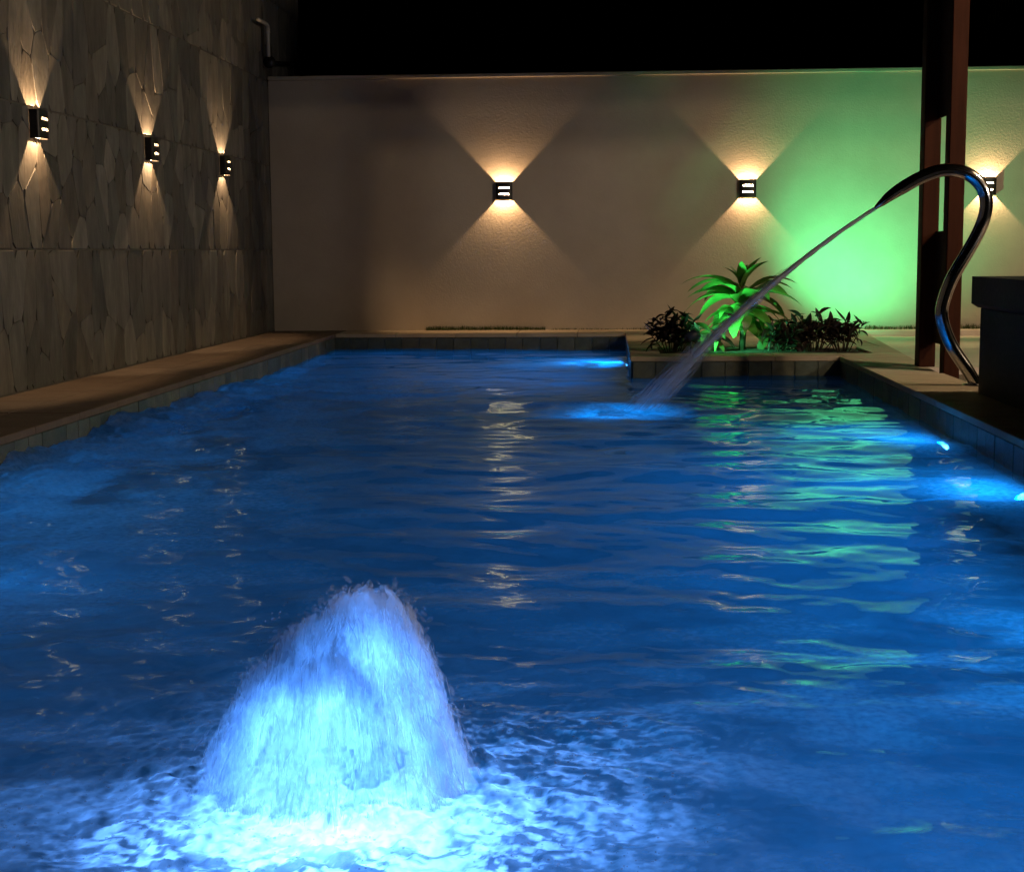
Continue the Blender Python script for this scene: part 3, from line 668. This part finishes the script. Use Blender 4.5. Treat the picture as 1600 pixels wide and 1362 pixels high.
# garden spots
def spot(loc, target, label, cone, power, blend=.6, housing=True):
    t = empty('garden_spotlight', loc); tag(t, label, 'lamp', 'green garden spots')
    d = (Vector(target)-Vector(loc)).normalized(); q = d.to_track_quat('-Z', 'Y')
    for nm, (V, F), mt in (('housing', tube([d*-.09, d*-.03, d*.0], [.030,.038,.042], 20), M['fixture']), ('lens', tube([d*.0005, d*.004], [.034,.030], 20), M['spot_lens']), ('ground_spike', tube([d*-.05, Vector((d.x*-.05, d.y*-.05, -loc[2]-.02))], [.008,.006], 8), M['fixture'])):
        ob = mesh_obj(nm, V, F, mt, hs if nm == 'lens' else t, True)
        if nm == 'housing': hs = ob
    ld = bpy.data.lights.new('led', 'SPOT'); ld.energy = power; ld.color = GREEN; ld.spot_size = math.radians(cone); ld.spot_blend = blend; ld.shadow_soft_size = .03
    lo = bpy.data.objects.new('led', ld); link(lo, t); lo.location = d*.02; lo.rotation_mode = 'QUATERNION'; lo.rotation_quaternion = q
spot((.60,10.30,.13), (.95,10.62,.26), 'small dark blue garden spotlight at the front left of the bed', 120, P_GREEN*1.0)
spot((1.86,12.45,.09), (2.26,WALL_Y,.86), 'green garden spotlight near the wall behind the right shrub', 100, P_GREEN*2.7, 1.0)

# grass tufts along the foot of the wall
def grass(name, runs, label):
    Pn = []; 
    for x0, x1, n, h, y0, y1, z in runs:
        xx = rng.uniform(x0, x1, n); Pn.append(np.stack([xx, rng.uniform(y0, y1, n), np.full(n, z), h*(.4+.8*rng.random(n))*(.5+fbm(xx*6, xx*0+3, 3))], -1))
    Q = np.concatenate(Pn); N = len(Q); az = rng.random(N)*6.283; ln = rng.random(N)*.6
    w = .0022; hx = np.stack([np.cos(az), np.sin(az), np.zeros(N)], -1); b = Q[:,:3]; tip = b + np.stack([ln*Q[:,3]*np.sin(az), ln*Q[:,3]*np.cos(az), Q[:,3]], -1)
    mid = (b+tip)/2 + np.stack([np.zeros(N),np.zeros(N),Q[:,3]*.12], -1)
    V = np.stack([b-hx*w, b+hx*w, mid-hx*w*.8, mid+hx*w*.8, tip], 1).reshape(-1,3); i = np.arange(N)*5
    F = np.concatenate([np.stack([i,i+1,i+3],-1), np.stack([i,i+3,i+2],-1), np.stack([i+2,i+3,i+4],-1)])
    tag(np_mesh(name, V, F, M['grass']), label, 'grass', kind='stuff')
grass('grass', [(-1.62,-.55,900,.035,13.39,13.43,0),(-.5,.35,160,.018,13.40,13.43,0),(2.25,3.6,900,.035,13.36,13.43,-.004),(.3,2.2,200,.014,13.40,13.43,0)], 'thin tufts of grass along the foot of the cream wall')

# white conduit and black rod high on the stone wall
cp = empty('conduit_pipe', (WALL_X+.06, 13.2, 2.38)); tag(cp, 'white plastic pipe elbow high on the stone wall at the corner', 'pipe')
V, F = tube(spline([(0,-.36,.262),(0,-.10,.268),(0,-.02,.262),(0,.0,.235),(0,.0,.12),(0,.0,.0)], 5), .016, 12); mesh_obj('pipe', V, F, M['pvc'], cp, True); pp = bpy.context.scene.objects[-1] if False else cp.children[0]
V, F = tube([(0,0,.20),(0,0,.235)], .020, 12); mesh_obj('collar', V, F, M['pvc'], pp, True)
rd = empty('wall_rod', (WALL_X+.05, 13.3, 2.345)); tag(rd, 'thin black rod on the stone wall above the corner', 'rod')
V, F = tube([(0,-.03,.0),(0,.10,.005)], [.055,.022], 14); mesh_obj('rod_cup', V, F, M['black'], rd, True)
V, F = tube([(0,.10,.005),(0,1.55,.17)], .018, 10); mesh_obj('rod_bar', V, F, M['black'], rd, True)

# palm behind the wall
pm = empty('palm_tree', (4.75, 15.6, -.16)); tag(pm, 'dark palm tree behind the wall with fronds hanging into the top right corner', 'tree')
V, F = tube([(0,0,0),(.04,0,1.4),(0,0,2.6),(-.03,0,3.6)], [.16,.12,.10,.09], 14); mesh_obj('trunk', V, F, M['bark'], pm, True)
for k in range(11):
    az = k*.571+.15; Lf = random.uniform(1.5,1.9); V = []; F = []; prev = None; el = random.uniform(.3,.9); p = Vector((-.03,0,3.6)); pts = [p.copy()]
    for i in range(16):
        e = el - 2.1*(i/16)**1.2; p = p + Vector((math.cos(az)*math.cos(e), math.sin(az)*math.cos(e), math.sin(e)))*Lf/16; pts.append(p.copy())
    v, f = tube(pts, [.016-.0008*i for i in range(17)], 5); V += v; F += f
    for i in range(3, 17):
        for s in (-1, 1):
            for sub in (0, .5):
                base = pts[i].lerp(pts[i-1], sub); d = (pts[i]-pts[i-1]).normalized(); side = d.cross(Vector((0,0,1))).normalized()*s
                ll = .42*math.sin(math.pi*(.15+.8*i/17)); tip = base + side*ll*.62 + d*ll*.45 + Vector((0,0,-ll*.55)); mid = base.lerp(tip, .5)+Vector((0,0,ll*.14)); wv = d*.011
                b = len(V); V += [base-wv*.5, base+wv*.5, mid-wv, mid+wv, tip]; F += [(b,b+1,b+3,b+2),(b+2,b+3,b+4)]
    mesh_obj('frond', V, F, M['palm_leaf'], pm)
